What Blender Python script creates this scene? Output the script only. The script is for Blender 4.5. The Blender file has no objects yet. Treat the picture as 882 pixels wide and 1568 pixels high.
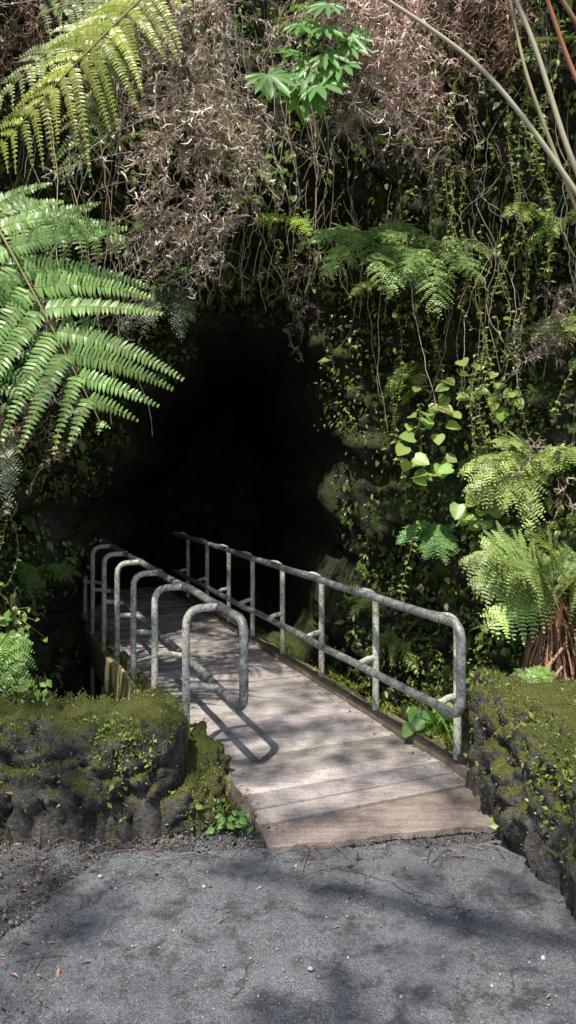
import bpy, math, random
import numpy as np
from mathutils import Vector, noise
rng=np.random.default_rng(7); random.seed(7)
sc=bpy.context.scene
sc.view_settings.view_transform='Standard'; sc.view_settings.look='None'; sc.view_settings.exposure=0
A=np.array
def nz(v):
    v=np.asarray(v,float); return v/(np.linalg.norm(v,axis=-1,keepdims=True)+1e-9)
def sstep(a,b,x):
    t=np.clip((x-a)/(b-a),0,1); return t*t*(3-2*t)
Ld=A([.2,.52,-1.])
# ------------------------------------------------------------ mesh helpers
def mesh_obj(name,V,F,mat=None,C=None,parent=None,smooth=False):
    V=np.asarray(V,np.float32); F=np.asarray(F,np.int32); k=F.shape[1]
    me=bpy.data.meshes.new(name); me.vertices.add(len(V)); me.vertices.foreach_set('co',V.ravel())
    me.loops.add(F.size); me.loops.foreach_set('vertex_index',F.ravel())
    me.polygons.add(len(F)); me.polygons.foreach_set('loop_start',np.arange(0,F.size,k,dtype=np.int32))
    me.polygons.foreach_set('loop_total',np.full(len(F),k,np.int32))
    if smooth: me.polygons.foreach_set('use_smooth',np.ones(len(F),bool))
    if C is not None:
        ca=me.color_attributes.new('Col','FLOAT_COLOR','POINT')
        c4=np.ones((len(V),4),np.float32); c4[:,:3]=C; ca.data.foreach_set('color',c4.ravel())
    me.update(calc_edges=True); me.validate()
    ob=bpy.data.objects.new(name,me); sc.collection.objects.link(ob)
    if mat: me.materials.append(mat)
    if parent: ob.parent=parent
    return ob
def empty(name):
    e=bpy.data.objects.new(name,None); sc.collection.objects.link(e); return e
class Acc:
    def __init__(s): s.V=[];s.F=[];s.C=[];s.n=0
    def add(s,v,f,c):
        v=np.asarray(v,float).reshape(-1,3); f=np.asarray(f,int).reshape(-1,3)
        c=np.broadcast_to(np.asarray(c,float),(len(v),3))
        s.V.append(v); s.F.append(f+s.n); s.C.append(c); s.n+=len(v)
    def inst(s,tmpl,pos,X,Y,Z,col):
        tv,tf=tmpl; N=len(pos)
        if N==0: return
        v=pos[:,None,:]+tv[None,:,0:1]*X[:,None,:]+tv[None,:,1:2]*Y[:,None,:]+tv[None,:,2:3]*Z[:,None,:]
        k=len(tv); f=tf[None]+(np.arange(N)*k)[:,None,None]
        col=np.broadcast_to(np.asarray(col,float),(N,3))
        s.add(v.reshape(-1,3),f.reshape(-1,3),np.repeat(col,k,0))
    def tube(s,pts,r,col,sides=4):
        pts=np.asarray(pts,float); n=len(pts); r=np.broadcast_to(r,(n,))
        T=nz(np.gradient(pts,axis=0)); ref=A([0.3,1,0.2]) if abs(T[0][1])<.8 else A([1,0,.2])
        S=nz(np.cross(T,ref)); N=np.cross(S,T)
        a=np.arange(sides)*2*math.pi/sides
        v=pts[:,None]+r[:,None,None]*(np.cos(a)[None,:,None]*S[:,None]+np.sin(a)[None,:,None]*N[:,None])
        F=[]
        for i in range(n-1):
            for j in range(sides):
                a0=i*sides+j;a1=i*sides+(j+1)%sides
                F+= [[a0,a1,a1+sides],[a0,a1+sides,a0+sides]]
        s.add(v.reshape(-1,3),F,col)
    def build(s,name,mat,parent=None,smooth=False):
        return mesh_obj(name,np.concatenate(s.V),np.concatenate(s.F),mat,np.concatenate(s.C),parent,smooth)
PINN=(A([[-.5,0,0],[.5,0,0],[.42,.6,.05],[0,1,-.06],[-.42,.6,.05]]),A([[0,1,2],[0,2,4],[4,2,3]]))
LEAF=(A([[0,0,0],[-.36,.42,.1],[0,.5,0],[.36,.42,.1],[0,1,-.12]]),A([[0,3,2],[0,2,1],[2,3,4],[1,2,4]]))
BIT=(A([[0,0,0],[-.36,.45,.1],[.36,.45,.05],[0,1,-.1]]),A([[0,2,1],[1,2,3]]))
CURL=(A([[-.5,0,0],[.5,0,0],[.5,.45,.22],[-.5,.45,.22],[.1,1,-.1]]),A([[0,1,2],[0,2,3],[3,2,4]]))
_h=[(0,0,0),(.3,-.1,.05),(.5,.15,.08),(.46,.5,.06),(.25,.82,0),(0,1.02,-.08),(-.25,.82,0),(-.46,.5,.06),(-.5,.15,.08),(-.3,-.1,.05),(0,.4,-.02)]
HEART=(A(_h),A([[10,i,i+1] for i in range(0,9)]+[[10,9,0]]))
def palm():
    v=[(0,.0,0)];f=[]
    n=9;angs=np.linspace(-125,125,n)
    for i,a in enumerate(angs):
        a=math.radians(a); L=1-.35*abs(i-4)/4
        for da,rr in((-12,.45),(-9,.75),(0,1),(9,.75),(12,.45)):
            b=a+math.radians(da); v.append((math.sin(b)*L*rr,math.cos(b)*L*rr,-.16*rr*rr if da==0 else -.15*rr*rr+.04))
        k=1+5*i
        f+=[[0,k+1,k],[0,k+2,k+1],[0,k+3,k+2],[0,k+4,k+3]]
        if i: f.append([0,k,k-1])
    return (A(v),A(f))
PALM=palm()
def basis(d,n,w,l,h=None):
    Y=nz(d); X=nz(np.cross(Y,n)); Z=np.cross(X,Y)
    w=np.asarray(w,float).reshape(-1,1); l=np.asarray(l,float).reshape(-1,1)
    return X*w,Y*l,Z*l
def jit(col,n,a=.25,hue=.12):
    c=np.asarray(col,float)[None]*(1+a*rng.normal(size=(n,1)))*(1+hue*rng.normal(size=(n,3)))
    return np.clip(c,.003,1)
def frond(acc,base,d,up,L,W,droop=.25,n=16,pl=.09,sp=.03,col=(.06,.12,.02),pdroop=.25,a0=12,a1=50,rach=.012,rc=(.16,.12,.05),stem=.1,ribs=False,fall=.0):
    base=A(base,float); d=nz(A(d,float)); down=A([0,0,-1.])
    P=lambda t: base+d*L*t+down*L*droop*t*t
    tt=np.linspace(0,1,14); acc.tube(A([P(t) for t in tt]),rach*(1-.85*tt),rc,5)
    pos=[];DY=[];NN=[];ww=[];ll=[];cc=[]
    for k,t in enumerate(np.linspace(stem,.995,n)):
        p=P(t); T=nz(d+2*droop*t*down); S=nz(np.cross(T,A(up,float))); N=np.cross(S,T)
        if N@A(up,float)<0: N=-N
        q=(t-stem)/(1-stem)
        wl=W*max(.04,math.sin(math.pi*(.2+.79*q))**.85)
        for side in(-1,1):
            a=math.radians(a0+(a1-a0)*q+rng.normal()*4); w2=wl*(1+.08*rng.normal())
            D=nz(S*side*math.cos(a)+T*math.sin(a)+N*rng.normal()*.14)
            m=max(4,int(w2/sp)); qq=np.linspace(.04,1,m)[:,None]
            pd=pdroop*(1+.35*rng.normal())
            pp=p+D*w2*qq+down*w2*pd*qq*qq
            tp=nz(D+2*pd*qq*down)
            if ribs: acc.tube(pp[::3] if m>8 else pp,.003,rc,3)
            tw=rng.normal()*.25; pc=1+.15*rng.normal()
            for s2 in(-1,1):
                E=nz(np.cross(N,tp)*s2+.28*tp+down*fall+N*tw*s2+rng.normal(size=(m,3))*.07)
                l=pl*(1-.8*qq[:,0]**1.8)*(wl/W)**.45
                pos.append(pp);DY.append(E);NN.append(np.broadcast_to(N,(m,3))+.2*rng.normal(size=(m,3)));ll.append(l);ww.append(np.full(m,sp*.98*(w2/m/sp))*(1-.3*qq[:,0])); cc.append(np.full(m,pc))
    pos=np.concatenate(pos);X,Y,Z=basis(np.concatenate(DY),np.concatenate(NN),np.concatenate(ww),np.concatenate(ll))
    acc.inst(PINN,pos,X,Y,Z,jit(col,len(pos),.1,.06)*(1+.15*rng.normal())*np.concatenate(cc)[:,None])
# ------------------------------------------------------------ materials
def newmat(name):
    m=bpy.data.materials.new(name); m.use_nodes=True; nt=m.node_tree; nt.nodes.clear(); return m,nt
def N(nt,t,**k):
    n=nt.nodes.new(t)
    for a,b in k.items():
        if a in n.inputs: n.inputs[a].default_value=b
        else: setattr(n,a,b)
    return n
def ramp(nt,src,stops,interp='LINEAR'):
    r=nt.nodes.new('ShaderNodeValToRGB'); r.color_ramp.interpolation=interp
    e=r.color_ramp.elements
    while len(e)<len(stops): e.new(.5)
    for i,(p,c) in enumerate(stops):
        e[i].position=p; e[i].color=(c,c,c,1) if np.isscalar(c) else (*c,1)
    nt.links.new(src,r.inputs[0]); return r.outputs[0]
def mixc(nt,f,a,b,mode='MIX'):
    m=nt.nodes.new('ShaderNodeMix'); m.data_type='RGBA'; m.blend_type=mode
    for i,x in((0,f),(6,a),(7,b)):
        if isinstance(x,bpy.types.NodeSocket): nt.links.new(x,m.inputs[i])
        else: m.inputs[i].default_value=x if i==0 else (*x,1)
    return m.outputs[2]
def math_(nt,op,a,b=0.,c=0.):
    m=nt.nodes.new('ShaderNodeMath'); m.operation=op
    for i,x in enumerate((a,b,c)):
        if isinstance(x,bpy.types.NodeSocket): nt.links.new(x,m.inputs[i])
        else: m.inputs[i].default_value=x
    return m.outputs[0]
def tnoise(nt,scale,detail=6,rough=.6,co=None,dist=0):
    n=N(nt,'ShaderNodeTexNoise',Scale=scale,Detail=detail,Roughness=rough,Distortion=dist)
    if co is None:
        co=nt.nodes.new('ShaderNodeNewGeometry').outputs['Position']
    nt.links.new(co,n.inputs['Vector']); return n.outputs['Fac']
def finish(nt,col,rough=.8,bump=None,bs=.5,bd=.01,spec=.3,metal=0.):
    p=N(nt,'ShaderNodeBsdfPrincipled'); p.inputs['Specular IOR Level'].default_value=spec; 
    for nm,x in(('Base Color',col),('Roughness',rough),('Metallic',metal)):
        if isinstance(x,bpy.types.NodeSocket): nt.links.new(x,p.inputs[nm])
        else: p.inputs[nm].default_value=x if nm!='Base Color' else (*x,1)
    if bump is not None:
        b=N(nt,'ShaderNodeBump',Strength=bs,Distance=bd); nt.links.new(bump,b.inputs['Height']); nt.links.new(b.outputs[0],p.inputs['Normal'])
    o=N(nt,'ShaderNodeOutputMaterial'); nt.links.new(p.outputs[0],o.inputs[0]); return p,o
def leafmat(name,trans=.35,rough=.45,spec=.4,tint=(1.3,1.3,.5)):
    m,nt=newmat(name); a=N(nt,'ShaderNodeAttribute',attribute_name='Col')
    c=a.outputs['Color']
    p,o=finish(nt,c,rough,spec=spec)
    if trans>0:
        t=N(nt,'ShaderNodeBsdfTranslucent'); nt.links.new(mixc(nt,1.,c,tint,'MULTIPLY'),t.inputs[0])
        mx=N(nt,'ShaderNodeMixShader',Fac=trans); nt.links.new(p.outputs[0],mx.inputs[1]); nt.links.new(t.outputs[0],mx.inputs[2]); nt.links.new(mx.outputs[0],o.inputs[0])
    return m
def diffmat(name):
    m,nt=newmat(name); a=N(nt,'ShaderNodeAttribute',attribute_name='Col'); d=N(nt,'ShaderNodeBsdfDiffuse'); nt.links.new(a.outputs['Color'],d.inputs[0])
    o=N(nt,'ShaderNodeOutputMaterial'); nt.links.new(d.outputs[0],o.inputs[0]); return m
M_leaf=leafmat('leaf_green',.35,.38,.5); M_cover=leafmat('leaf_cover',0,.42,.45); M_dry=diffmat('dry_foliage'); M_wood=diffmat('plant_stem'); M_moss=diffmat('moss_tufts')
def rockmat(name,dark,light,moss,mfac,scale=1.,up=.5):
    m,nt=newmat(name); g=nt.nodes.new('ShaderNodeNewGeometry')
    n1=tnoise(nt,4*scale,4,.65); n2=tnoise(nt,26*scale,4,.7); n3=tnoise(nt,2.2*scale,4,.7); n4=tnoise(nt,90*scale,2,.7)
    c=mixc(nt,ramp(nt,n1,[(.35,0),(.68,1)]),dark,light)
    c=mixc(nt,1.,c,ramp(nt,n2,[(.3,.45),(.7,1.5)]),'MULTIPLY')
    sep=nt.nodes.new('ShaderNodeSeparateXYZ'); nt.links.new(g.outputs['Normal'],sep.inputs[0])
    k=math_(nt,'MULTIPLY_ADD',sep.outputs[2],up,math_(nt,'MULTIPLY_ADD',n3,2.2,math_(nt,'MULTIPLY_ADD',n2,.8,mfac-1.9)))
    k=ramp(nt,k,[(.3,0),(.7,1)])
    mc=mixc(nt,ramp(nt,n4,[(.35,0),(.65,1)]),tuple(x*.45 for x in moss),tuple(x*1.25 for x in moss))
    c=mixc(nt,k,c,mc)
    h=math_(nt,'MULTIPLY_ADD',n4,.35,n2)
    finish(nt,c,.9,h,1.,.04,.2); return m
M_cliff=rockmat('cliff_rock',(.03,.027,.021),(.12,.105,.08),(.09,.13,.035),.75,1.,.4)
M_rock=rockmat('mossy_lava_rock',(.045,.041,.036),(.23,.205,.18),(.18,.19,.05),.36,1.5,1.)
# asphalt
m,nt=newmat('asphalt'); 
nA=tnoise(nt,1.6,4,.65);nB=tnoise(nt,7,5,.7,dist=.4);nC=tnoise(nt,180,2,.6);nD=tnoise(nt,45,3,.7)
c=mixc(nt,ramp(nt,nA,[(.35,0),(.65,1)]),(.15,.155,.163),(.215,.221,.23))
c=mixc(nt,ramp(nt,nB,[(.38,.9),(.46,.35),(.54,0)]),c,(.075,.077,.08))
c=mixc(nt,1.,c,ramp(nt,nD,[(.3,.72),(.7,1.25)]),'MULTIPLY')
c=mixc(nt,1.,c,ramp(nt,nC,[(.3,.45),(.55,1.),(.75,1.9)]),'MULTIPLY')
geo=nt.nodes.new('ShaderNodeNewGeometry')
nv=N(nt,'ShaderNodeTexNoise',Scale=2.5,Detail=5); nt.links.new(geo.outputs['Position'],nv.inputs['Vector'])
va=nt.nodes.new('ShaderNodeVectorMath'); va.operation='MULTIPLY_ADD'; nt.links.new(nv.outputs['Color'],va.inputs[0]); va.inputs[1].default_value=(.5,.5,.5); nt.links.new(geo.outputs['Position'],va.inputs[2])
vo=N(nt,'ShaderNodeTexVoronoi',Scale=.75,feature='DISTANCE_TO_EDGE'); nt.links.new(va.outputs[0],vo.inputs['Vector'])
crk=math_(nt,'MULTIPLY',ramp(nt,vo.outputs['Distance'],[(0,.7),(.003,.5),(.007,0)]),ramp(nt,nA,[(.47,0),(.56,1)]))
c=mixc(nt,crk,c,(.04,.04,.04))
h=math_(nt,'SUBTRACT',math_(nt,'MULTIPLY_ADD',nD,.8,math_(nt,'MULTIPLY',nC,.6)),math_(nt,'MULTIPLY',crk,1.5))
finish(nt,c,ramp(nt,nB,[(.3,.65),(.7,.95)]),h,.7,.007,.35); M_asph=m
m,nt=newmat('soil'); n1=tnoise(nt,5,5,.7);n2=tnoise(nt,60,4,.7)
c=mixc(nt,ramp(nt,n1,[(.35,0),(.65,1)]),(.065,.062,.06),(.15,.145,.14)); c=mixc(nt,1.,c,ramp(nt,n2,[(.3,.4),(.7,1.7)]),'MULTIPLY')
finish(nt,c,.95,math_(nt,'ADD',n1,math_(nt,'MULTIPLY',n2,.5)),1.,.015,.1); M_soil=m
def woodmat(name,c0,c1,green=0.):
    m,nt=newmat(name); a=N(nt,'ShaderNodeAttribute',attribute_name='Col'); g=nt.nodes.new('ShaderNodeNewGeometry')
    mp=N(nt,'ShaderNodeMapping'); nt.links.new(g.outputs['Position'],mp.inputs[0]); mp.inputs['Rotation'].default_value=(0,0,-math.atan2(.387,.922)); mp.inputs['Scale'].default_value=(3,45,45)
    gr=tnoise(nt,1.,5,.65,mp.outputs[0],.4); st=tnoise(nt,3.5,5,.7); sp=tnoise(nt,70,3,.6)
    c=mixc(nt,ramp(nt,gr,[(.3,0),(.7,1)]),c0,c1); c=mixc(nt,1.,c,a.outputs['Color'],'MULTIPLY')
    c=mixc(nt,1.,c,ramp(nt,st,[(.32,.45),(.6,1.1)]),'MULTIPLY'); c=mixc(nt,1.,c,ramp(nt,sp,[(.3,.7),(.6,1.1)]),'MULTIPLY')
    if green: c=mixc(nt,ramp(nt,st,[(.62-green*.3,0),(.78-green*.3,1)]),c,(.17,.17,.035))
    finish(nt,c,.8,math_(nt,'ADD',gr,math_(nt,'MULTIPLY',sp,.3)),.35,.004,.3); return m
M_deck=woodmat('weathered_deck_wood',(.39,.34,.31),(.62,.55,.505)); M_kerb=woodmat('kerb_wood',(.19,.145,.115),(.33,.26,.21),.35)
M_mpier=woodmat('mossy_pier',(.45,.41,.25),(.68,.6,.36),.5)
m,nt=newmat('weathered_galvanised_steel'); n1=tnoise(nt,14,4,.7);n2=tnoise(nt,60,3,.7)
c=mixc(nt,ramp(nt,n1,[(.4,0),(.6,1)]),(.17,.185,.19),(.42,.42,.38)); c=mixc(nt,ramp(nt,n2,[(.53,0),(.63,.85)]),c,(.09,.07,.045))
finish(nt,c,ramp(nt,n1,[(.3,.35),(.7,.65)]),n2,.3,.002,.5,.3); M_steel=m
m,nt=newmat('cream_painted_post'); n1=tnoise(nt,10,4,.7);n2=tnoise(nt,45,3,.7)
c=mixc(nt,ramp(nt,n1,[(.45,0),(.62,1)]),(.72,.7,.6),(.4,.39,.3)); c=mixc(nt,ramp(nt,n2,[(.52,0),(.62,.85)]),c,(.19,.135,.07))
finish(nt,c,.6,n2,.3,.002,.4); M_post=m
# ------------------------------------------------------------ ground
def axis(parts):
    o=[]
    for a,b,s in parts: o+=list(np.arange(a,b,s))
    o.append(parts[-1][1]); return A(o)
gx=axis([(-80,-12,6),(-12,-4,.5),(-4,4,.06),(4,12,.5),(12,80,6)]); gy=axis([(-90,-6,6),(-6,2,.4),(2,6.2,.05),(6.2,12,.4)])
X,Y=np.meshgrid(gx,gy); 
Z=-2.9*sstep(4.9,6.0,Y)
nn=np.zeros_like(X)
for i in range(X.shape[0]):
    for j in range(X.shape[1]):
        if abs(X[i,j])<5 and Y[i,j]>2: nn[i,j]=noise.fractal(Vector((X[i,j]*3,Y[i,j]*3,0)),1.,2.,4)
Z=Z+nn*.018*(1+6*sstep(4.9,6,Y)) -.004
def gridF(r,c):
    i=np.arange(r-1)[:,None]*c+np.arange(c-1)[None]; i=i.ravel(); return np.stack([i,i+1,i+c+1,i+c],1)
Vg=np.stack([X,Y,Z-.012],-1).reshape(-1,3)
mesh_obj('ground',Vg,gridF(*X.shape),M_soil,smooth=True)
rows=axis([(-60,0,3),(0,3.90,.05)]); 
def xl(y): return -1.0-.32*(3.8-y)+.12*noise.noise(Vector((y*2.3,0,3)))+.06*noise.noise(Vector((y*9,0,3))) if y>0 else -2.3
V=[]
for y in rows:
    a=xl(y) if y>1.5 else -3.2+ (xl(1.5)+3.2)*sstep(0,1.5,y); b=1.45 if y<3 else 1.4
    for k in range(61):
        x=a+(b-a)*k/60; yy=y
        if y>3.3: yy=y+(.07*noise.noise(Vector((x*3,1,1)))+.03*noise.noise(Vector((x*14,1,1)))+.05*x)*(y-3.3)/.6
        V.append((x,yy,.004+.006*noise.noise(Vector((x*1.5,yy*1.5,0)))))
mesh_obj('asphalt_path',V,gridF(len(rows),61),M_asph,smooth=True)
# ------------------------------------------------------------ cliff
cp=A([(-14,2.5),(-9,3.5),(-5.5,4.3),(-3.9,5.2),(-3.2,6.2),(-2.98,7.3),(-2.8,8.5),(-2.2,9.5),(-1,9.95),(.3,9.7),(1.2,9.0),(1.8,8.0),(2.3,7.),(3.0,5.8),(4.2,4.6),(6,3.8),(9,3.2),(14,2.5)],float)
seg=np.r_[0,np.cumsum(np.linalg.norm(np.diff(cp,axis=0),axis=1))]
def dens(n):
    s=np.linspace(0,seg[-1],n*4); c=np.stack([np.interp(s,seg,cp[:,0]),np.interp(s,seg,cp[:,1])],1)
    k=np.hanning(max(5,int(n*4*1.2/seg[-1])|1)); k/=k.sum(); p=len(k)//2
    cc=np.stack([np.convolve(np.pad(c[:,i],p,mode='edge'),k,'valid') for i in(0,1)],1); return cc[::4],s[::4]
NU,NZ=560,230
C2,S2=dens(NU); zz=np.linspace(-3.3,10.5,NZ)
T2=nz(np.gradient(C2,axis=0)); N2=np.stack([T2[:,1],-T2[:,0]],1)
poly=A([(-.45,4.02),(-1.18,3.9),(-1.42,3.45),(-1.7,3.05),(-2.0,2.72),(-2.2,2.22),(-2.45,1.9),(-2.6,1.5),(-2.68,.62),(-2.7,-.6),(-1.2,-.8),(.35,-.75),(.78,.3),(.72,1.66),(.68,2.34),(.6,2.84),(.34,3.3),(.06,3.75)])
def sdf(px,pz):
    d=np.full(px.shape,1e9); ins=np.zeros(px.shape,bool); n=len(poly)
    for i in range(n):
        a=poly[i];b=poly[(i+1)%n];e=b-a; wx=px-a[0];wz=pz-a[1]
        t=np.clip((wx*e[0]+wz*e[1])/(e@e),0,1); d=np.minimum(d,np.hypot(wx-e[0]*t,wz-e[1]*t))
        c=((a[1]>pz)!=(b[1]>pz)); xi=a[0]+(pz-a[1])/(b[1]-a[1]+1e-12)*e[0]; ins^=c&(px<xi)
    return np.where(ins,d,-d)
PW=np.zeros((NZ,NU,3))
cen=np.exp(-((C2[:,0]+.2)/2.3)**2)*(C2[:,1]>5)
for i,z in enumerate(zz):
    off=(1.2*cen+.3)*sstep(3.9,5.8,z)-1.9*sstep(6.4,10.5,z)
    for j in range(NU):
        x,y=C2[j]; v=Vector((x*.8,y*.8,z*.8))
        n=.4*noise.fractal(v,1.,2.,4)+.22*noise.fractal(v*4,1.,2.,3)
        dd=noise.voronoi(Vector((x*2.2,y*2.2,z*2.6)))[0]; n+=.12*min(1,(dd[1]-dd[0])*3)
        o=off[j]+n
        PW[i,j]=(x+N2[j,0]*o,y+N2[j,1]*o,z)
D=sdf(PW[...,0]+.12*np.sin(PW[...,2]*5),PW[...,2]); D[:,C2[:,1]<7.6]=-1
push=7.5*sstep(0,.6,D)
PW[...,1]+=push; PW[...,0]-=push*.12
Vc=PW.reshape(-1,3)
mesh_obj('cliff_face',Vc,gridF(NZ,NU)[:,::-1],M_cliff,smooth=True)
tp=PW[-1]; pl=[]
for k in range(6):
    pl.append(tp+np.stack([-N2[:,0]*k*4.,-N2[:,1]*k*4.+k*1.5,np.full(NU,k*.25)],1))
mesh_obj('clifftop_terrain',A(pl).reshape(-1,3),gridF(6,NU),M_soil,smooth=True)
dU=np.gradient(PW,axis=1);dZ=np.gradient(PW,axis=0); NW=nz(np.cross(dU,dZ)); 
if (NW[NZ//2,10]@A([0,-1,0]))<0: NW=-NW
def wall_samples(n,cond,power=None):
    i=rng.integers(1,NZ-2,n*5); j=rng.integers(1,NU-2,n*5); fu=rng.random((n*5,1)); fz=rng.random((n*5,1))
    p=PW[i,j]*(1-fu)*(1-fz)+PW[i,j+1]*fu*(1-fz)+PW[i+1,j]*(1-fu)*fz+PW[i+1,j+1]*fu*fz
    ok=(D[i,j]<-.02-.2*rng.random(n*5)**2*(p[:,0]<.3))&cond(p); w=np.flatnonzero(ok)[:n]; return p[w],NW[i,j][w]
def nfield(p,s,seed=0.):
    return A([noise.noise(Vector((a*s+seed,b*s,c*s))) for a,b,c in p])
vis=lambda p:(abs(p[:,0])<.45*p[:,1]+.6)&(p[:,1]>3.2)&(p[:,2]<2+.7*p[:,1])
def wallcover(name,n,size,cols,cond,thr=-.05,lift=.1,seed=0.,mat=None):
    acc=Acc(); p,nr=wall_samples(n,lambda q:vis(q)&cond(q))
    f=nfield(p,1.3,seed)+.5*nfield(p,4.,seed+9); k=f+.2*rng.normal(size=len(p))>thr; p=p[k];nr=nr[k];f=f[k]
    p=p+nr*(rng.random((len(p),1))*lift*(1+2*np.clip(f,0,1))[:,None])
    d=nr*.5+A([0,0,-.6])+rng.normal(size=p.shape)*.5
    up=A([0,0,.8])+nr*1.2+rng.normal(size=p.shape)*.35
    s=size*np.exp(rng.normal(size=len(p))*.4)
    X,Y,Z=basis(d,up,s*.75,s); ci=rng.integers(0,len(cols),len(p))
    c=A(cols)[ci]*(1+.7*nfield(p,1.6,4.)[:,None])*(1+.2*rng.normal(size=(len(p),1)))
    acc.inst(LEAF,p,X,Y,Z,np.clip(c,.003,1)); return acc.build(name,mat or M_cover)
G=[(.12,.2,.04),(.16,.25,.045),(.09,.15,.04),(.2,.28,.05),(.2,.18,.07)]
wallcover('cliff_foliage',56000,.056,G,lambda p:(p[:,2]>-2.5),-.25)
wallcover('creeping_groundcover',30000,.045,[(.22,.31,.06),(.28,.38,.07),(.19,.27,.07),(.3,.27,.11)],lambda p:(p[:,0]>.55)&(p[:,2]<4.8)|(p[:,0]<-2.2)&(p[:,2]<2.6),-.12,.2,3.)
wallcover('broadleaf_creeper',5500,.10,[(.17,.3,.055),(.22,.36,.06),(.3,.42,.1)],lambda p:(p[:,2]>-1.5),.16,.25,6.,M_leaf)
# --- dry hanging fern clumps
def dryclump(name,boxes,col,seed=0):
    acc=Acc()
    for (x0,x1,y0,y1,z0,z1,ns,L,br) in boxes:
        nb=max(3,ns//9); hubs=np.c_[(x0+x1)/2+(x1-x0)*.38*rng.normal(size=nb),rng.uniform(y0-.15,y1,nb),rng.uniform(z0,z1,nb)]; hb=rng.uniform(.45,1.35,nb); hd=rng.normal(size=nb)*.5
        for _ in range(ns):
            h_=rng.integers(0,nb); b=hubs[h_]+rng.normal(size=3)*A([.09,.06,.16]); l=L*rng.uniform(.2,1.1); m=int(l/.026)+3
            ph=rng.random(2)*6; t=np.arange(m)*.026
            p=b+np.c_[.1*np.sin(t*rng.uniform(3,9)+ph[0])+(hd[h_]+rng.normal()*.35)*t,-.3*t*rng.random()+.07*np.sin(t*5+ph[1]),-t*rng.uniform(.5,1)+.12*np.sin(np.clip(t*6,0,3.1))*rng.random()]+rng.normal(size=(m,3))*.007
            bb=br*hb[h_]*rng.uniform(.6,1.25)
            acc.tube(p[::3],.0035,A(col)*bb*.8,3)
            for s2 in range(2):
                kk=rng.random(m)<.85; q=p[kk]+rng.normal(size=p[kk].shape)*.012; mm=len(q)
                if mm==0: continue
                d=rng.normal(size=(mm,3))*.85+A([0,-.15,-.4]); ln=rng.uniform(.03,.13,mm)
                X,Y,Z=basis(d,rng.normal(size=(mm,3)),rng.uniform(.005,.016,mm),ln)
                acc.inst(CURL,q,X,Y,Z,jit(col,mm,.3,.05)*bb)
    return acc.build(name,M_dry)
dryclump('dry_hanging_fern',[(-1.5,-.85,6.2,6.8,5.7,6.3,80,.8,1.1),(-1.2,-.55,6.2,6.8,4.8,5.7,90,.7,1.2),(-1.15,-.6,6.4,6.8,4.1,4.8,80,.6,.95),(-.85,-.35,6.4,6.9,5.2,6.1,30,.6,.9)],(.70,.57,.46))
dryclump('dry_hanging_fern',[(.5,1.25,6.0,6.5,5.1,6.0,130,.65,1.2),(.0,.7,6.2,6.7,6.0,6.7,55,.7,.9),(.9,1.5,6.1,6.5,5.9,6.8,65,.8,.95),(.5,1.3,6.4,6.9,4.7,5.3,50,.5,.75)],(.70,.53,.44))
dryclump('dry_hanging_fern',[(1.4,2.8,5.8,6.6,5.4,6.8,90,1.1,.6),(-2.9,-1.7,6.2,6.9,5.2,6.5,60,.9,.6),(-1.9,.2,6.6,7.2,6.2,7.2,60,.8,.6)],(.46,.30,.22))
dryclump('dry_hanging_fern',[(1.95,2.3,5.9,6.2,3.1,3.6,22,.5,1.1),(-.05,.15,7.5,7.8,3.6,4.1,12,.5,.7),(1.9,2.2,5.3,5.6,1.8,2.1,8,.35,.8),(-2.5,-1.6,6.6,7.2,3.2,3.9,30,.5,.7),(-2.5,-1.9,6.2,7.0,2.1,2.7,20,.4,.8)],(.5,.4,.3))
acc=Acc()
for _ in range(330):
    x=rng.uniform(-2.9,3.0); y=(7.7-.28*abs(x+.3)**1.6)-rng.uniform(.1,.9); z=rng.uniform(3.8,7.2); L=rng.uniform(.5,2.2)
    if -1.6<x<.6 and z-L<3.6: L=max(.25,z-3.6-rng.random()*.3)
    m=16; t=np.linspace(0,1,m)[:,None]; ph=rng.random(2)*6
    p=A([x,y,z])+A([0,0,-1.])*L*t+np.c_[np.sin(t[:,0]*rng.uniform(2,9)+ph[0])*.07+rng.normal()*.2*t[:,0],rng.normal()*.1*t[:,0]+.03*np.sin(t[:,0]*6+ph[1]),np.zeros(m)]+rng.normal(size=(m,3))*.008
    br=rng.uniform(.25,1.3); acc.tube(p,rng.uniform(.0018,.0045),A([.55,.46,.33])*br,3)
acc.build('hanging_roots',M_wood)
def vine(accL,accS,b,L,ls,col,sway=.12,step=.05):
    m=max(4,int(L/step)); t=np.linspace(0,1,m); ph=rng.random()*6
    p=A(b)+np.c_[np.sin(t*5+ph)*sway*t+rng.normal()*.15*t,-.1*t+np.cos(t*4+ph)*.04,-L*t]; accS.tube(p,.004,(.28,.22,.12),3)
    k=np.repeat(np.arange(m),2); q=p[k]; n=len(q)
    d=np.c_[rng.normal(size=n),-abs(rng.normal(size=n))*.6,rng.normal(size=n)*.4-.1]; s=ls*rng.uniform(.6,1.3,n)
    X,Y,Z=basis(d,A([0,-.8,.9])+rng.normal(size=(n,3))*.3,s*.7,s); accL.inst(LEAF,q,X,Y,Z,jit(col,n,.2,.08))
aL=Acc();aS=Acc()
for _ in range(48):
    x=rng.uniform(1.0,2.6); vine(aL,aS,(x,7.8-.95*x+rng.uniform(-.3,.1),rng.uniform(2.2,5.6)),rng.uniform(.6,2.),rng.uniform(.035,.055),(.28,.38,.08))
for _ in range(30):
    x=rng.uniform(-2.5,.9); L=rng.uniform(.2,.7); z=rng.uniform(4.2,5.)
    vine(aL,aS,(x,rng.uniform(7.1,7.6) if x>-1.9 else 6.8,z),min(L,z-3.9),.045,(.2,.32,.06))
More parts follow.
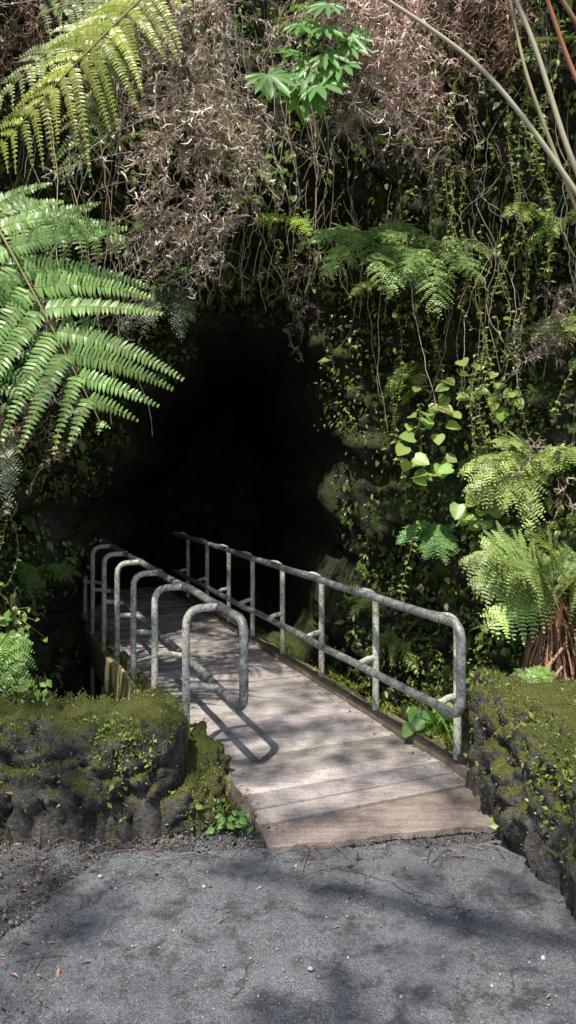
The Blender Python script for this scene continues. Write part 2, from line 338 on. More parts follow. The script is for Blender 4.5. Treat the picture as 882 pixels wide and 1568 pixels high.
for _ in range(18):
    vine(aL,aS,(rng.uniform(-2.8,-2.35),rng.uniform(5.9,6.5),rng.uniform(.9,2.4)),rng.uniform(.5,1.3),.04,(.24,.34,.07))
o=empty('climbing_vine'); aL.build('leaves',M_leaf,o); aS.build('stems',M_wood,o)
# ------------------------------------------------------------ ferns
LG=(.25,.4,.11); FU=(0,-1,.35)
o=empty('tree_fern'); a=Acc()
frond(a,(-2.2,5.3,3.95),(.5,-.2,-.8),FU,1.85,.95,.06,11,.11,.027,LG,.2,5,48,.013,(.45,.42,.16),.06,True)
frond(a,(-2.75,5.35,3.5),(.55,-.25,-.6),(-.1,-1,.35),1.3,.72,.12,9,.1,.027,(.2,.35,.1),.22,12,50,.012,(.45,.42,.16),.06,True)
frond(a,(-2.75,5.6,3.92),(1.,-.1,.12),(0,-.9,.5),1.6,.42,.3,12,.085,.027,(.25,.41,.1),.3,15,50,.012,(.45,.42,.16),.05,True)
frond(a,(-2.75,5.7,3.7),(1.,-.1,-.15),(0,-.9,.5),1.35,.4,.35,11,.085,.027,(.19,.33,.09),.3,15,50,.012,(.45,.42,.16),.05,True)
a.tube([(-3.05,5.5,-2.5),(-3.0,5.45,1.),(-2.9,5.4,3.0),(-2.72,5.4,3.8)],[.13,.12,.11,.07],(.06,.045,.03),10)
a.build('fronds',M_leaf,o)
o=empty('tree_fern'); a=Acc()
YG=(.42,.48,.07)
frond(a,(-.66,4.9,5.4),(-1.,-.05,-.9),(.3,-.8,.6),1.8,.42,.12,21,.055,.018,YG,.45,5,40,.012,(.45,.42,.16),.04,True,.2)
frond(a,(-.8,5.1,5.45),(-1,.1,-.35),(0,-.6,.8),1.1,.34,.3,14,.05,.02,(.36,.46,.16),.4,10,45,.01,(.45,.42,.16),.04,True)
frond(a,(-1.1,5.4,5.3),(-.6,.2,-.9),(0,-.9,.5),1.1,.34,.2,14,.05,.02,(.3,.41,.14),.4,10,45,.01,(.45,.42,.16),.04,True)
frond(a,(-1.75,5.2,5.2),(.6,0,.3),(0,-.9,.5),1.1,.3,.6,14,.045,.018,(.4,.48,.22),.4,10,45,.01,(.45,.42,.16),.04,True)
frond(a,(-1.15,5.1,5.15),(-.8,-.1,-.25),(0,-.9,.5),.9,.26,.5,14,.045,.018,(.42,.5,.22),.4,10,45,.01,(.45,.42,.16),.04,True)
a.build('fronds',M_leaf,o)
o=empty('tree_fern'); a=Acc(); c0=A([1.98,5.45,1.12])
RG=(.37,.5,.17)
for ang,el,L,W in((185,.3,.75,.24),(200,-.15,.6,.22),(160,.5,.95,.24),(235,.45,.8,.28),(300,.1,.9,.3),(280,.3,.9,.3),(140,.2,.7,.2),(320,.2,1.,.32),(20,.4,1.,.3),(60,.5,.9,.28),(215,.8,.9,.28),(190,1.1,1.0,.26),(350,.8,1.,.3),(330,-.2,.8,.3),(310,-.6,.8,.28),(250,1.0,.9,.3)):
    r=math.radians(ang); frond(a,c0+rng.normal(size=3)*.02,(math.cos(r),math.sin(r)*.8,el+.25),(0,-.95,.7),L,W,.45,13,.055,.019,RG,.3,15,50,.008,(.4,.32,.14),.15,True)
tb=Acc(); tb.tube([(1.95,5.6,-1.6),(1.95,5.5,-.2),c0+A([0,0,.02])],[.1,.09,.05],(.2,.11,.07),9)
for _ in range(110):
    an=rng.uniform(0,6.28); r=rng.uniform(.06,.34); L=rng.uniform(.5,1.); t=np.linspace(0,1,7)[:,None]
    p=c0+A([0,0,-.0-.35*rng.random()])+A([math.cos(an)*r,math.sin(an)*r*.7,-L])*t+A([math.cos(an)*.07,0,.05])*np.sin(t*3.1)+rng.normal(size=(7,3))*.008
    tb.tube(p,rng.uniform(.003,.01),A([.5,.28,.18])*rng.uniform(.35,1.4),4)
tb.tube([(1.93,5.2,.75),(1.55,5.15,.3),(1.2,5.15,-.1)],[.012,.018,.02],(.55,.28,.19),6)
tb.tube([(1.93,5.2,.62),(1.6,5.2,.2),(1.15,5.3,-.2)],[.01,.015,.016],(.55,.38,.27),6)
a.build('fronds',M_leaf,o); tb.build('trunk',M_wood,o)
def fernplant(name,c,fr,col,W=.16,pl=.04,sp=.016,n=14):
    a=Acc()
    for ang,el,L in fr:
        r=math.radians(ang); frond(a,A(c)+rng.normal(size=3)*.02,(math.cos(r),math.sin(r),el),(0,-.8,.9),L,W*(.8+.4*rng.random()),.5,n,pl,sp,col,.25,15,50,.006,(.3,.25,.1),.12)
    return a.build(name,M_leaf)
BG=(.34,.5,.15)
fernplant('cliff_fern',(.72,6.8,4.15),[(200,.2,.55),(250,.1,.6),(290,.1,.7),(330,.2,.8),(225,-.3,.6),(275,-.4,.8),(180,.4,.6),(345,.5,.6)],BG,.17)
fernplant('cliff_fern',(1.3,6.7,4.0),[(200,.1,.6),(245,.0,.7),(290,-.1,.8),(340,.3,.6),(265,-.5,.8),(225,-.3,.7),(190,.5,.6)],(.3,.46,.14),.2)
fernplant('cliff_fern',(-.0,6.9,4.35),[(230,.1,.4),(200,.2,.35),(300,-.2,.4)],(.36,.5,.08),.12)
fernplant('cliff_fern',(.9,6.6,4.9),[(250,.2,.35),(290,.0,.4)],(.34,.48,.1),.1)
fernplant('cliff_fern',(2.1,6.2,4.2),[(240,.0,.4),(270,-.3,.45),(210,.1,.4)],(.38,.48,.12),.1)
fernplant('cliff_fern',(1.95,5.9,2.1),[(170,.3,.6),(195,.0,.6),(230,-.2,.6),(260,.3,.5),(300,.4,.6),(330,.3,.6),(210,.7,.5),(350,.4,.6),(250,-.6,.6),(185,-.3,.45),(225,.4,.5)],(.42,.52,.17),.15,.045,.018,13)
fernplant('cliff_fern',(1.3,6.8,1.5),[(200,0,.35),(250,-.1,.4),(300,0,.35),(275,-.4,.4)],(.2,.38,.12),.11)
fernplant('cliff_fern',(-2.35,5.9,.7),[(200,.1,.5),(250,-.2,.6),(300,.1,.45),(270,-.6,.6)],(.22,.36,.08),.15)
fernplant('cliff_fern',(-2.1,5.7,.75),[(240,-.3,.45),(290,-.6,.5),(270,-.9,.5)],(.24,.4,.09),.12)
fernplant('cliff_fern',(-2.35,5.9,-.1),[(230,.3,.5),(290,.2,.5),(310,.3,.35)],(.2,.34,.07),.14)
fernplant('cliff_fern',(-1.1,7.1,3.75),[(250,-.5,.6),(290,-.8,.5),(220,-.4,.6),(320,-.5,.4)],(.22,.27,.15),.12)
fernplant('cliff_fern',(-1.75,6.0,3.1),[(250,-.8,.7),(290,-.9,.8),(220,-.6,.6)],(.24,.28,.16),.14)
fernplant('cliff_fern',(-2.2,5.8,2.35),[(250,-.9,.7),(290,-.9,.6)],(.3,.31,.2),.13)
fernplant('cliff_fern',(2.5,6.2,3.3),[(200,.0,.5),(240,-.2,.5),(280,-.3,.5)],(.32,.4,.12),.14)
for q in range(54):
    for _ in range(60):
        i=rng.integers(30,NZ-50); j=rng.integers(60,NU-60); p=PW[i,j]
        if D[i,j]<-.3 and vis(p[None])[0] : break
    an=math.degrees(math.atan2(NW[i,j,1],NW[i,j,0])); g=(.2,.33,.07) if p[0]<1 else (.3,.42,.1)
    fernplant('cliff_fern',p+NW[i,j]*.18,[(an+v,rng.uniform(-.4,.3),rng.uniform(.25,.5)) for v in(-60,-20,20,60)],g,.09,.03,.016,11)
def leafplant(name,c,sp,n,size,col,tm=HEART):
    a=Acc(); c=A(c,float)
    for _ in range(n):
        p=c+rng.normal(size=3)*A(sp); a.tube([c+A([0,.15,-.1]),(c+p)/2+A([0,.03,.03]),p],.004,(.2,.2,.07),3)
        d=A([rng.normal()*.7,-.4,-.4+rng.normal()*.25]); s=size*rng.uniform(.7,1.2)
        X,Y,Z=basis(d[None],A([[rng.normal()*.25,-1.,.8]]),s*(1 if tm is PALM else .95),s); a.inst(tm,p[None],X,Y,Z,jit(col,1,.12,.05))
    return a.build(name,M_leaf)
BL=(.36,.5,.13)
leafplant('heart_leaf_plant',(1.5,6.4,2.72),(.14,.08,.1),15,.12,BL)
leafplant('heart_leaf_plant',(1.12,6.4,2.40),(.08,.06,.08),9,.12,BL)
leafplant('heart_leaf_plant',(1.22,6.4,2.02),(.12,.06,.09),13,.13,BL)
leafplant('heart_leaf_plant',(1.6,6.1,1.66),(.12,.08,.1),11,.12,(.32,.46,.11))
leafplant('heart_leaf_plant',(1.8,6.1,2.6),(.12,.08,.08),10,.1,(.3,.44,.1))
leafplant('heart_leaf_plant',(-1.1,6.9,3.85),(.16,.08,.1),16,.09,(.18,.34,.08))
leafplant('heart_leaf_plant',(-.2,6.7,4.7),(.14,.08,.1),16,.09,(.2,.36,.08))
leafplant('heart_leaf_plant',(-1.9,5.8,3.9),(.3,.15,.05),20,.08,(.3,.44,.08))
leafplant('palmate_leaf_shrub',(.2,5.9,5.15),(.2,.1,.1),9,.27,(.21,.4,.13),PALM)
leafplant('palmate_leaf_shrub',(.28,5.9,5.5),(.2,.1,.08),9,.2,(.2,.38,.12),PALM)
a=Acc()
def arc(pts,r0,r1,col):
    pts=A(pts,float); n=len(pts); k=np.linspace(0,n-1,24); P=np.stack([np.interp(k,range(n),pts[:,i]) for i in range(3)],1)
    for _ in range(6): P[1:-1]=(P[:-2]+P[2:]+2*P[1:-1])/4
    a.tube(P,np.linspace(r0,r1,24),col,7)
arc([(.35,5.1,5.45),(.8,5.,5.1),(1.3,5.,4.75),(1.7,5.,4.25),(2.1,5.05,3.7)],.011,.019,(.6,.54,.38))
arc([(1.45,5.,5.4),(1.68,5.,4.85),(1.9,5.05,4.2),(2.15,5.1,3.7)],.013,.022,(.62,.56,.38))
arc([(1.52,5.1,5.3),(1.6,5.,4.7),(1.78,5.,4.2),(2.05,5.1,3.65)],.009,.015,(.5,.42,.26))
arc([(1.62,4.9,5.4),(1.9,5.,4.75),(2.2,5.,4.1)],.013,.017,(.52,.24,.14))
arc([(1.5,4.9,5.6),(2.0,5.,4.95),(2.4,5.,4.3)],.013,.017,(.4,.24,.15))
a.build('bare_fern_stems',M_wood)
# ------------------------------------------------------------ footbridge
O=A([-.22,4.23,0.]); U=A([-.387,.922,0.]); VV=A([.922,.387,0.]); K=A([0,0,1.])
bp=lambda s,t,z:O+U*s+VV*t+K*z
def box(name,pts8,mat,col=(1,1,1),parent=None,bev=.006):
    F=A([[3,2,1,0],[4,5,6,7],[0,1,5,4],[1,2,6,5],[2,3,7,6],[3,0,4,7]])
    ob=mesh_obj(name,pts8,F,mat,np.tile(A(col,float),(8,1)),parent)
    if bev: b=ob.modifiers.new('b','BEVEL'); b.width=bev; b.segments=2
    return ob
BR=empty('wooden_footbridge'); W=1.43
s=.02; i=0
while s<8.2:
    w=.19+.006*rng.normal(); zt=.045+.0025*rng.normal(); e0=.008*rng.normal();e1=.008*rng.normal(); tl=.0022*rng.normal()
    br=1+.10*rng.normal(); col=(br,br*(1+.02*rng.normal()),br*(1+.03*rng.normal()))
    q=[(s,-.0+e0),(s,W+e1),(s+w-.005,W+e1),(s+w-.005,e0)]
    box('deck_plank',[bp(a_,b_,zt-.04) for a_,b_ in q]+[bp(a_,b_,zt+(tl if b_>1 else -tl)) for a_,b_ in q],M_deck,col,BR,.003); s+=w; i+=1
def poly_board(name,ptsb,z0,z1,mat,col,sub=1):
    n=len(ptsb); v=[bp(a_,b_,z0) for a_,b_ in ptsb]+[bp(a_,b_,z1) for a_,b_ in ptsb]
    me=bpy.data.meshes.new(name); me.from_pydata([tuple(x) for x in v],[],[tuple(range(n))[::-1],tuple(range(n,2*n))]+[(i,(i+1)%n,n+(i+1)%n,n+i) for i in range(n)])
    ca=me.color_attributes.new('Col','FLOAT_COLOR','POINT'); 
    for d_ in ca.data: d_.color=(*col,1)
    me.materials.append(mat); ob=bpy.data.objects.new(name,me); sc.collection.objects.link(ob); ob.parent=BR
    b=ob.modifiers.new('b','BEVEL'); b.width=.004; b.segments=2; return ob
edge=[]
for k in range(61):
    f=k/60; edge.append((-.38-.27*f+.045*noise.noise(Vector((f*5,3,1)))+.02*noise.noise(Vector((f*17,3,1)))+.006*noise.noise(Vector((f*50,3,1))),-.03+1.36*f))
poly_board('apron_board',edge+[(-.17,1.40),(-.165,-.0)],-.01,.03,M_deck,(.66,.6,.56))
poly_board('apron_board',[(-.152,0.),(-.157,1.41),(.012,1.42),(.012,0.)],-.01,.042,M_deck,(.95,.92,.9))
for t0,t1,s0 in((-.075,.0,-.1),(W,W+.085,-.38)):
    ss=s0
    while ss<8.2:
        L=1.9+.2*rng.random(); q=[(ss,t0),(ss,t1),(ss+L-.01,t1),(ss+L-.01,t0)]; j0=.004*rng.normal()
        box('kerb_timber',[bp(a_,b_,-.06) for a_,b_ in q]+[bp(a_,b_,.105+j0) for a_,b_ in q],M_kerb,(1,1,1),BR,.012); ss+=L
for t0,t1 in((.08,.2),(.65,.77),(1.2,1.32)):
    q=[(.3,t0),(.3,t1),(8.2,t1),(8.2,t0)]; box('girder',[bp(a_,b_,-.4) for a_,b_ in q]+[bp(a_,b_,.003) for a_,b_ in q],M_kerb,(.8,.8,.8),BR)
q=[(.5,-.16),(.5,-.08),(8.2,-.08),(8.2,-.16)]; box('side_beam',[bp(a_,b_,-.38) for a_,b_ in q]+[bp(a_,b_,-.02) for a_,b_ in q],M_mpier,(.8,.8,.7),BR)
q=[(1.45,-.2),(1.45,-.17),(3.3,-.17),(3.3,-.2)]; box('side_panel',[bp(a_,b_,-1.3) for a_,b_ in q]+[bp(a_,b_,.14) for a_,b_ in q],M_mpier,(1.3,1.3,1.),BR)
q=[(.4,W+.09),(.4,W+.22),(8.2,W+.22),(8.2,W+.09)]; box('side_beam',[bp(a_,b_,-.38) for a_,b_ in q]+[bp(a_,b_,.05) for a_,b_ in q],M_kerb,(.9,1,.7),BR,.02)
for s_ in(2.,4.2,6.4):
    for t_ in(.1,1.25):
        q=[(s_,t_),(s_,t_+.18),(s_+.18,t_+.18),(s_+.18,t_)]; box('pier',[bp(a_,b_,-3.1) for a_,b_ in q]+[bp(a_,b_,-.39) for a_,b_ in q],M_kerb,(.8,.8,.8),BR)
def tufts(name,P,nrm,size,cols,mat=M_moss,w=.35,tm=BIT):
    a=Acc(); n=len(P); d=nrm+rng.normal(size=P.shape)*.6; s=size*np.exp(rng.normal(size=n)*.4)
    X,Y,Z=basis(d,rng.normal(size=P.shape),s*w,s); c=A(cols)[rng.integers(0,len(cols),n)]*(1+.25*rng.normal(size=(n,1))); a.inst(tm,P,X,Y,Z,np.clip(c,.004,1)); return a.build(name,mat)
n=9000; s_=rng.uniform(-.1,6,n); right=rng.random(n)<.6
P=O+U*s_[:,None]+VV*np.where(right,W+rng.uniform(.02,.24,n),-rng.uniform(.02,.2,n))[:,None]+K*.1
k=nfield(P,3.)+.15*rng.normal(size=n)>-.05; P=P[k]; tufts('moss',P,np.broadcast_to(K,P.shape),.024,[(.28,.31,.05),(.2,.25,.04),(.34,.32,.08)])
# debris on the deck edges
P=O+U*rng.uniform(-.3,3.5,700)[:,None]+VV*np.where(rng.random(700)<.6,W-.01-abs(rng.normal(size=700))*.07,.01+abs(rng.normal(size=700))*.05)[:,None]+K*.052
a=Acc(); d=np.c_[rng.normal(size=(700,2)),.05*rng.normal(size=700)]; s7=.016*np.exp(rng.normal(size=700)*.5); X_,Y_,Z_=basis(d,A([0,0,1.])+.3*rng.normal(size=(700,3)),s7*.4,s7); a.inst(LEAF,P,X_,Y_,Z_,jit((.18,.12,.08),700,.4,.1)); a.build('leaf_litter',M_dry)
# railings
def pipe(name,pts,r,mat,parent,sides=14,cap=True):
    a=Acc(); a.tube(pts,r,(1,1,1),sides)
    for e in(0,-1):
        V0=a.V[0][:sides] if e==0 else a.V[0][-sides:]
        a.add(np.vstack([V0,V0.mean(0)]),[[i_,(i_+1)%sides,sides] for i_ in range(sides)],(1,1,1))
    return a.build(name,mat,parent,True)
def bezc(p0,p1,p2,n=8):
    t=np.linspace(0,1,n)[:,None]; return (1-t)**2*A(p0)+2*t*(1-t)*A(p1)+t*t*A(p2)
def railing(tr,tp_,s0,s1,posts,zt=1.05,zl=.48):
    R=empty('metal_railing'); r=.03; c=.11
    loop=[bp(s1,tr,zt)]
    for s_ in np.arange(s1-.5,s0+.3,-.5): loop.append(bp(s_,tr,zt+.004*rng.normal()))
    loop+=list(bezc(bp(s0+c,tr,zt),bp(s0,tr,zt),bp(s0,tr,zt-c)))+list(bezc(bp(s0,tr,zl+c),bp(s0,tr,zl),bp(s0+c,tr,zl)))
    for s_ in np.arange(s0+.5,s1-.3,.5): loop.append(bp(s_,tr,zl+.004*rng.normal()))
    loop+= [bp(s1,tr,zl)]
    L=A(loop)
    T=nz(np.gradient(L,axis=0)); S=np.broadcast_to(VV,L.shape); Nn=np.cross(S,T); ang=np.arange(14)*2*math.pi/14
    v=L[:,None]+r*(np.cos(ang)[None,:,None]*S[:,None]+np.sin(ang)[None,:,None]*Nn[:,None]); n=len(L)
    F=[[i_*14+j_,i_*14+(j_+1)%14,(i_+1)*14+(j_+1)%14,(i_+1)*14+j_] for i_ in range(n-1) for j_ in range(14)]
    mesh_obj('rail_loop',v.reshape(-1,3),F,M_steel,None,R,True)
    sg=1 if tr>tp_ else -1; d=abs(tr-tp_)
    for s_ in posts:
        c2=min(.12,d*.9)
        P=[bp(s_,tp_,-1.1 if sg>0 else -.3),bp(s_,tp_,0),bp(s_,tp_,zt-c2)]+list(bezc(bp(s_,tp_,zt-c2),bp(s_,tp_,zt),bp(s_,tp_+sg*c2,zt)))[1:]+[bp(s_,tr,zt)]
        P=A(P); T=nz(np.gradient(P,axis=0)); S=np.broadcast_to(U,P.shape); Nn=np.cross(S,T)
        v=P[:,None]+.027*(np.cos(ang)[None,:,None]*S[:,None]+np.sin(ang)[None,:,None]*Nn[:,None]); n=len(P)
        F=[[i_*14+j_,i_*14+(j_+1)%14,(i_+1)*14+(j_+1)%14,(i_+1)*14+j_] for i_ in range(n-1) for j_ in range(14)]
        mesh_obj('post',v.reshape(-1,3),F,M_post,None,R,True)
        pipe('bracket',[bp(s_,tp_,zl+.04),bp(s_,(tp_+tr)/2,zl+.03),bp(s_,tr,zl)],.023,M_post,R)
        pipe('collar',[bp(s_-.045,tr,zt),bp(s_+.045,tr,zt)],.034,M_steel,R)
    return R
railing(.12,-.12,.44,6.2,[.95,1.92,2.8,3.65,4.5,5.4,6.1])
railing(1.31,1.47,-.2,7.0,[.06,1.14,2.14,3.08,3.98,4.85,5.8,6.8])
# ------------------------------------------------------------ rock walls
MP=[];MN=[]
def rockwall(name,path,hw,h,seed,endr=.3,base=-.1):
    path=A(path,float); sg=np.r_[0,np.cumsum(np.linalg.norm(np.diff(path,axis=0),axis=1))]; Lt=sg[-1]; n=int(Lt/.02); s=np.linspace(0,Lt,n)
    c=np.stack([np.interp(s,sg,path[:,i]) for i in(0,1)],1)
    kk=np.ones(15)/15; c[7:-7]=np.stack([np.convolve(c[:,i],kk,'valid') for i in(0,1)],1)
    T=nz(np.gradient(c,axis=0)); Nn=np.stack([-T[:,1],T[:,0]],1); m=96; V=np.zeros((n,m,3))
    for i in range(n):
        e=min(s[i],Lt-s[i]); k=math.sqrt(max(.0004,1-(1-min(1,e/endr))**2))
        hh=h*(.8+.2*k)*(1+.05*noise.noise(Vector((s[i]*1.7,seed,0))))
        for j in range(m):
            ph=math.pi*j/(m-1); cx=math.cos(ph); sz=math.sin(ph)
            px=hw*k*np.sign(cx)*abs(cx)**.33*(1+.12*(1-sz)); pz=(hh-base)*(k if k<.3 else 1)*abs(sz)**.33+base
            p=Vector((c[i,0]+Nn[i,0]*px,c[i,1]+Nn[i,1]*px,pz))
            q=p+Vector((seed,0,0)); w=noise.noise_vector(q*3)*.15+noise.noise_vector(q*9)*.06
            dd=noise.voronoi((q+w)*3.2)[0]; d1=noise.voronoi((q+w)*9)[0]
            disp=.09*min(1,(dd[1]-dd[0])*4)**.5-.07+.03*min(1,(d1[1]-d1[0])*2)+.07*noise.fractal(q*2.2,1.,2.,3)+.06*noise.fractal(q*11,.8,2.,5)
            o=Vector((Nn[i,0]*cx,Nn[i,1]*cx,sz)); p=p+o*disp*k*(1.-.3*sz*sz); V[i,j]=p
    ob=mesh_obj(name,V.reshape(-1,3),gridF(n,m),M_rock,smooth=True)
    nr=nz(np.cross(np.gradient(V,axis=0),np.gradient(V,axis=1)))
    if (nr[n//2,m//2,2])<0: nr=-nr
    MP.append(V.reshape(-1,3)); MN.append(nr.reshape(-1,3)); return ob
rockwall('lava_rock_wall',[(-4.6,4.2),(-2.5,4.4),(-1.4,4.42),(-.6,4.40)],.37,.56,2.,.2)
rockwall('lava_rock_wall',[(1.62,5.1),(1.56,4.4),(1.66,3.6),(1.85,2.4),(2.0,.8)],.37,.62,11.,.2)
rockwall('lava_rock_wall',[(-.72,4.05),(-.56,4.4),(-.66,4.9),(-.85,5.3)],.17,.2,23.,.15)
P=np.concatenate(MP);Q=np.concatenate(MN)
k=rng.integers(0,len(P),210000); p=P[k]+rng.normal(size=(len(k),3))*.01;q=Q[k]
f=nfield(p,2.2)+.6*nfield(p,7.,5.)+.8*q[:,2]+.2*rng.normal(size=len(p)); kk=(f>.52)&(p[:,1]>2.2)&(abs(p[:,0])<2.6)&(p[:,1]<5.2); p=p[kk];q=q[kk]
tufts('moss',p,q,.012,[(.25,.28,.06),(.2,.24,.05),(.33,.33,.11),(.14,.17,.05),(.22,.17,.10)],w=.5)
k=rng.integers(0,len(P),30000); p=P[k];q=Q[k]; f=nfield(p,3.,8.)+.15*rng.normal(size=len(p)); kk=(f>.24)&(p[:,1]>2.2)&(p[:,2]>.0); 
tufts('creeping_groundcover',p[kk],q[kk],.024,[(.15,.23,.05),(.2,.29,.06),(.28,.36,.09)],M_cover,.8,LEAF)
def grass(name,c,n,L,r,col):
    a=Acc(); c=A(c,float)
    for _ in range(n):
        b=c+A([rng.normal()*r,rng.normal()*r,0]); an=rng.uniform(0,6.28); l=L*rng.uniform(.5,1.2); t=np.linspace(0,1,7)[:,None]; o=A([math.cos(an),math.sin(an),0])
        p=b+K*l*t*(1-.35*t)+o*l*.6*t**2; w=.008*(1-t**2*.95)*(1+l); S=nz(np.cross(o,K)); v=np.concatenate([p-S*w,p+S*w]); f=[]
        for i_ in range(6): f+=[[i_,i_+1,i_+8],[i_,i_+8,i_+7]]
        a.add(v,f,jit(col,1,.15)[0])
    return a.build(name,M_leaf)
grass('grass_tuft',(1.22,5.0,0.05),80,.36,.06,(.3,.47,.1)); grass('grass_tuft',(1.12,5.4,0.08),40,.3,.06,(.27,.44,.09)); grass('grass_tuft',(1.7,5.3,.3),35,.3,.1,(.27,.44,.09))
leafplant('weed_plant',(.98,5.4,.2),(.05,.05,.06),8,.13,(.28,.48,.12)); leafplant('weed_plant',(-.33,4.08,.07),(.06,.04,.02),30,.05,(.2,.38,.07),LEAF); leafplant('weed_plant',(-.4,4.2,.12),(.05,.04,.02),12,.04,(.2,.38,.07),LEAF)
leafplant('weed_plant',(-1.55,4.6,.68),(.06,.05,.05),14,.06,(.26,.42,.06),LEAF); leafplant('weed_plant',(-1.9,4.6,.72),(.12,.05,.1),20,.06,(.26,.42,.06),LEAF); leafplant('weed_plant',(-2.0,5.2,.95),(.15,.1,.1),30,.06,(.2,.36,.06),LEAF)
fernplant('small_fern',(1.75,4.9,.62),[(200,.3,.3),(250,.3,.3),(160,.4,.3),(300,.3,.3),(120,.5,.3)],(.28,.44,.12),.09,.025,.012,11)
# litter, pebbles
a=Acc()
bm_v=A([[0,0,1],[.9,0,.1],[.2,.85,.05],[-.75,.5,0],[-.7,-.5,.1],[.25,-.85,0],[0,0,-.6]],float); bm_f=A([[0,1,2],[0,2,3],[0,3,4],[0,4,5],[0,5,1],[6,2,1],[6,3,2],[6,4,3],[6,5,4],[6,1,5]])
n=6200; x=np.r_[rng.uniform(-2.4,-.9,3000),rng.uniform(-1.2,1.3,1500),rng.normal(-.35,.25,700),rng.normal(-1.15,.2,1000)]; y=np.r_[rng.uniform(2.4,4.1,3000),3.98+rng.normal(0,.1,1500),rng.uniform(3.85,4.2,700),rng.uniform(2.6,4.,1000)]
s=.0045*np.exp(rng.normal(size=n)*.5); P=np.c_[x,y,.003+0*x]; d=rng.normal(size=(n,3)); X_,Y_,Z_=basis(d,rng.normal(size=(n,3)),s,s); a.inst((bm_v,bm_f),P,X_,Y_,Z_,jit((.17,.165,.16),n,.4,.03))
n=1600; P=np.c_[rng.uniform(-1.2,1.3,n),rng.uniform(2.,4.,n),np.full(n,.009)]; s=.003*np.exp(rng.normal(size=n)*.5); X_,Y_,Z_=basis(rng.normal(size=(n,3)),rng.normal(size=(n,3)),s,s); a.inst((bm_v,bm_f),P,X_,Y_,Z_,jit((.34,.33,.32),n,.4,.03))
a.inst((bm_v,bm_f),A([[.09,2.95,.012],[-.92,3.62,.012]]),A([[.02,0,0]]*2),A([[0,.016,0]]*2),A([[0,0,.01]]*2),(.5,.48,.45))
a.build('gravel',M_wood)
a=Acc(); n=1500; x=np.r_[rng.uniform(-2.2,-.9,900),rng.uniform(-1,1.3,500),rng.uniform(-.8,1.1,100)]; y=np.r_[rng.uniform(2.7,4.1,900),3.97+rng.normal(0,.12,500),rng.uniform(2.3,3.9,100)]
P=np.c_[x,y,np.full(n,.014)]; d=np.c_[rng.normal(size=(n,2)),.1*rng.normal(size=n)]; s=.02*np.exp(rng.normal(size=n)*.4); X_,Y_,Z_=basis(d,A([0,0,1.])+.3*rng.normal(size=(n,3)),s*.35,s); a.inst(LEAF,P,X_,Y_,Z_,jit((.24,.17,.13),n,.4,.1))
for _ in range(160):
    p=A([rng.uniform(-2.,1.2),3.97+rng.normal()*.12,.016]) if rng.random()<.6 else A([rng.uniform(-2,-1),rng.uniform(2.8,4),.014]); an=rng.uniform(0,6.28); l=rng.uniform(.04,.2); dd=A([math.cos(an),math.sin(an),0])
    a.tube([p,p+dd*l*.5+A([0,.008,.006]),p+dd*l],.0022,A([.24,.17,.12])*rng.uniform(.5,1.5),4)
a.build('leaf_litter',M_dry)
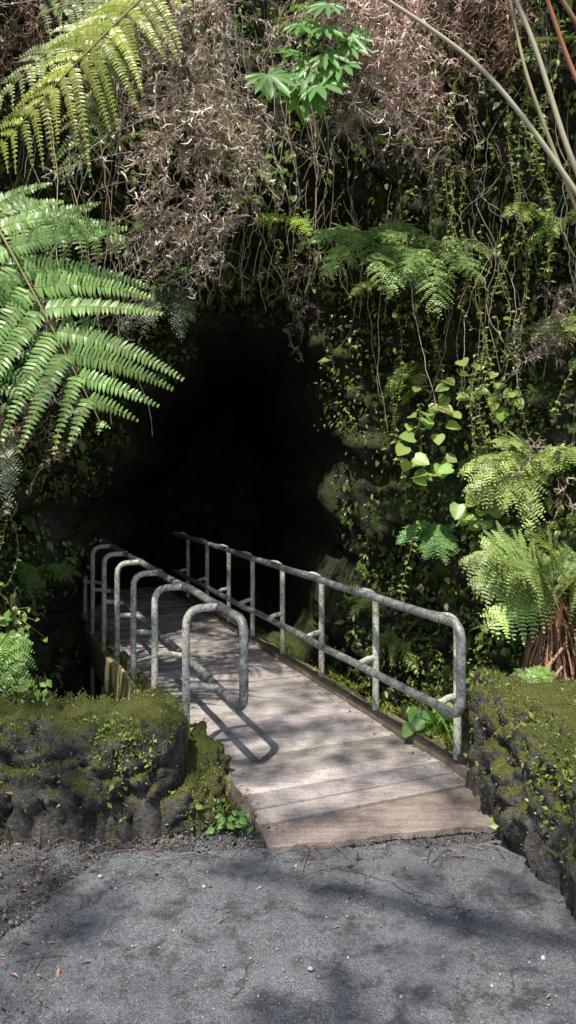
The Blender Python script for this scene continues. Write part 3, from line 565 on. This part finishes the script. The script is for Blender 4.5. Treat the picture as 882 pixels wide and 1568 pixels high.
# ------------------------------------------------------------ unseen overhead tree, added and shaped to cast soft dapples
ZC=13.
o=empty('unseen_dapple_tree'); a=Acc(); n=17000; P=np.c_[rng.uniform(-7,2,n),rng.uniform(-7,2.5,n),rng.uniform(ZC-1,ZC+1,n)]
Q=P+Ld*(P[:,2:3])
f=nfield(Q*A([1,1,0]),1.1,2.)+.6*nfield(Q*A([1,1,0]),3.2,7.)+.1*rng.normal(size=n)
R_=Q-O; qs=R_@U; qt=R_@VV; ondeck=(qs>-.3)&(qs<5)&(qt>-.1)&(qt<1.6)
keep=(f>.08)|(ondeck&(f>-.22))  # leaves kept denser above the deck to shade it
hi=P[:,2]-(6.3-P[:,1])/.52; keep&=~((hi>3.3)&(f<.3))  # crown thinned where it would block sun from the upper cliff
for gx_,gy_,gz_,gr_ in((.75,4.75,0,.3),(.35,5.1,0,.28),(.1,4.6,0,.18),(-.35,6.2,0,.25),(-.75,7.0,0,.3),(.9,2.7,0,.5),(-1.6,5.0,3,.9),(-1.0,5.0,5,.8),(1.9,5.5,1.5,.95),(1.3,6.6,2.5,.8),(1.4,4.6,.6,.4),(-2.4,5.9,1.2,1.),(-1.0,6.3,0,.35),(1.6,3.8,.6,.4)):
    c=A([gx_,gy_,gz_])-Ld*(ZC-gz_); r=np.hypot(P[:,0]-c[0],P[:,1]-c[1]); keep&=~(r<gr_*(1+.45*nfield(P,2.2,3.)))  # gaps cut back along the sun direction so chosen spots are lit
P=P[keep]; n=len(P); s=rng.uniform(.08,.2,n); X_,Y_,Z_=basis(rng.normal(size=(n,3))*A([1,1,.3]),A([0,0,1.])+.4*rng.normal(size=(n,3)),s*.7,s); a.inst(LEAF,P,X_,Y_,Z_,jit((.08,.15,.03),n,.2))
a.build('crown',M_cover,o); t=Acc()
t.tube([(9,-9,-.1),(8.6,-8.6,6),(6.8,-7,10),(3.5,-5,12),(-3,-3,13)],[.4,.33,.25,.12,.03],(.12,.09,.07),10); t.tube([(7,-7,9.5),(3,-8,12),(-4,-6,13)],[.15,.08,.03],(.12,.09,.07),8)
t.build('trunk',M_wood,o)
# ------------------------------------------------------------ light, sky, camera
w=bpy.data.worlds.new('World'); sc.world=w; w.use_nodes=True; nt=w.node_tree; bg=nt.nodes['Background']
sky=nt.nodes.new('ShaderNodeTexSky'); sky.sky_type='NISHITA'; sky.sun_disc=False
dl=-Ld/np.linalg.norm(Ld); sky.sun_elevation=math.asin(dl[2]); sky.sun_rotation=math.atan2(dl[0],dl[1]); nt.links.new(sky.outputs[0],bg.inputs[0]); bg.inputs[1].default_value=.15
sl=bpy.data.lights.new('sun','SUN'); sl.energy=5; sl.angle=math.radians(.6); sl.color=(1,.955,.88); so=bpy.data.objects.new('sun',sl); sc.collection.objects.link(so)
so.rotation_euler=Vector(Ld).to_track_quat('-Z','Y').to_euler(); so.location=(0,0,25)
cam=bpy.data.cameras.new('camera'); cam.sensor_fit='VERTICAL'; cam.sensor_height=36; cam.lens=26; cam.shift_y=-64/1568; cam.clip_end=500; cam.clip_start=.05
co=bpy.data.objects.new('camera',cam); sc.collection.objects.link(co); co.location=(0,0,2.); co.rotation_euler=(math.radians(90),0,0); sc.camera=co
print('tris',sum(len(o_.data.polygons) for o_ in bpy.data.objects if o_.type=='MESH'))
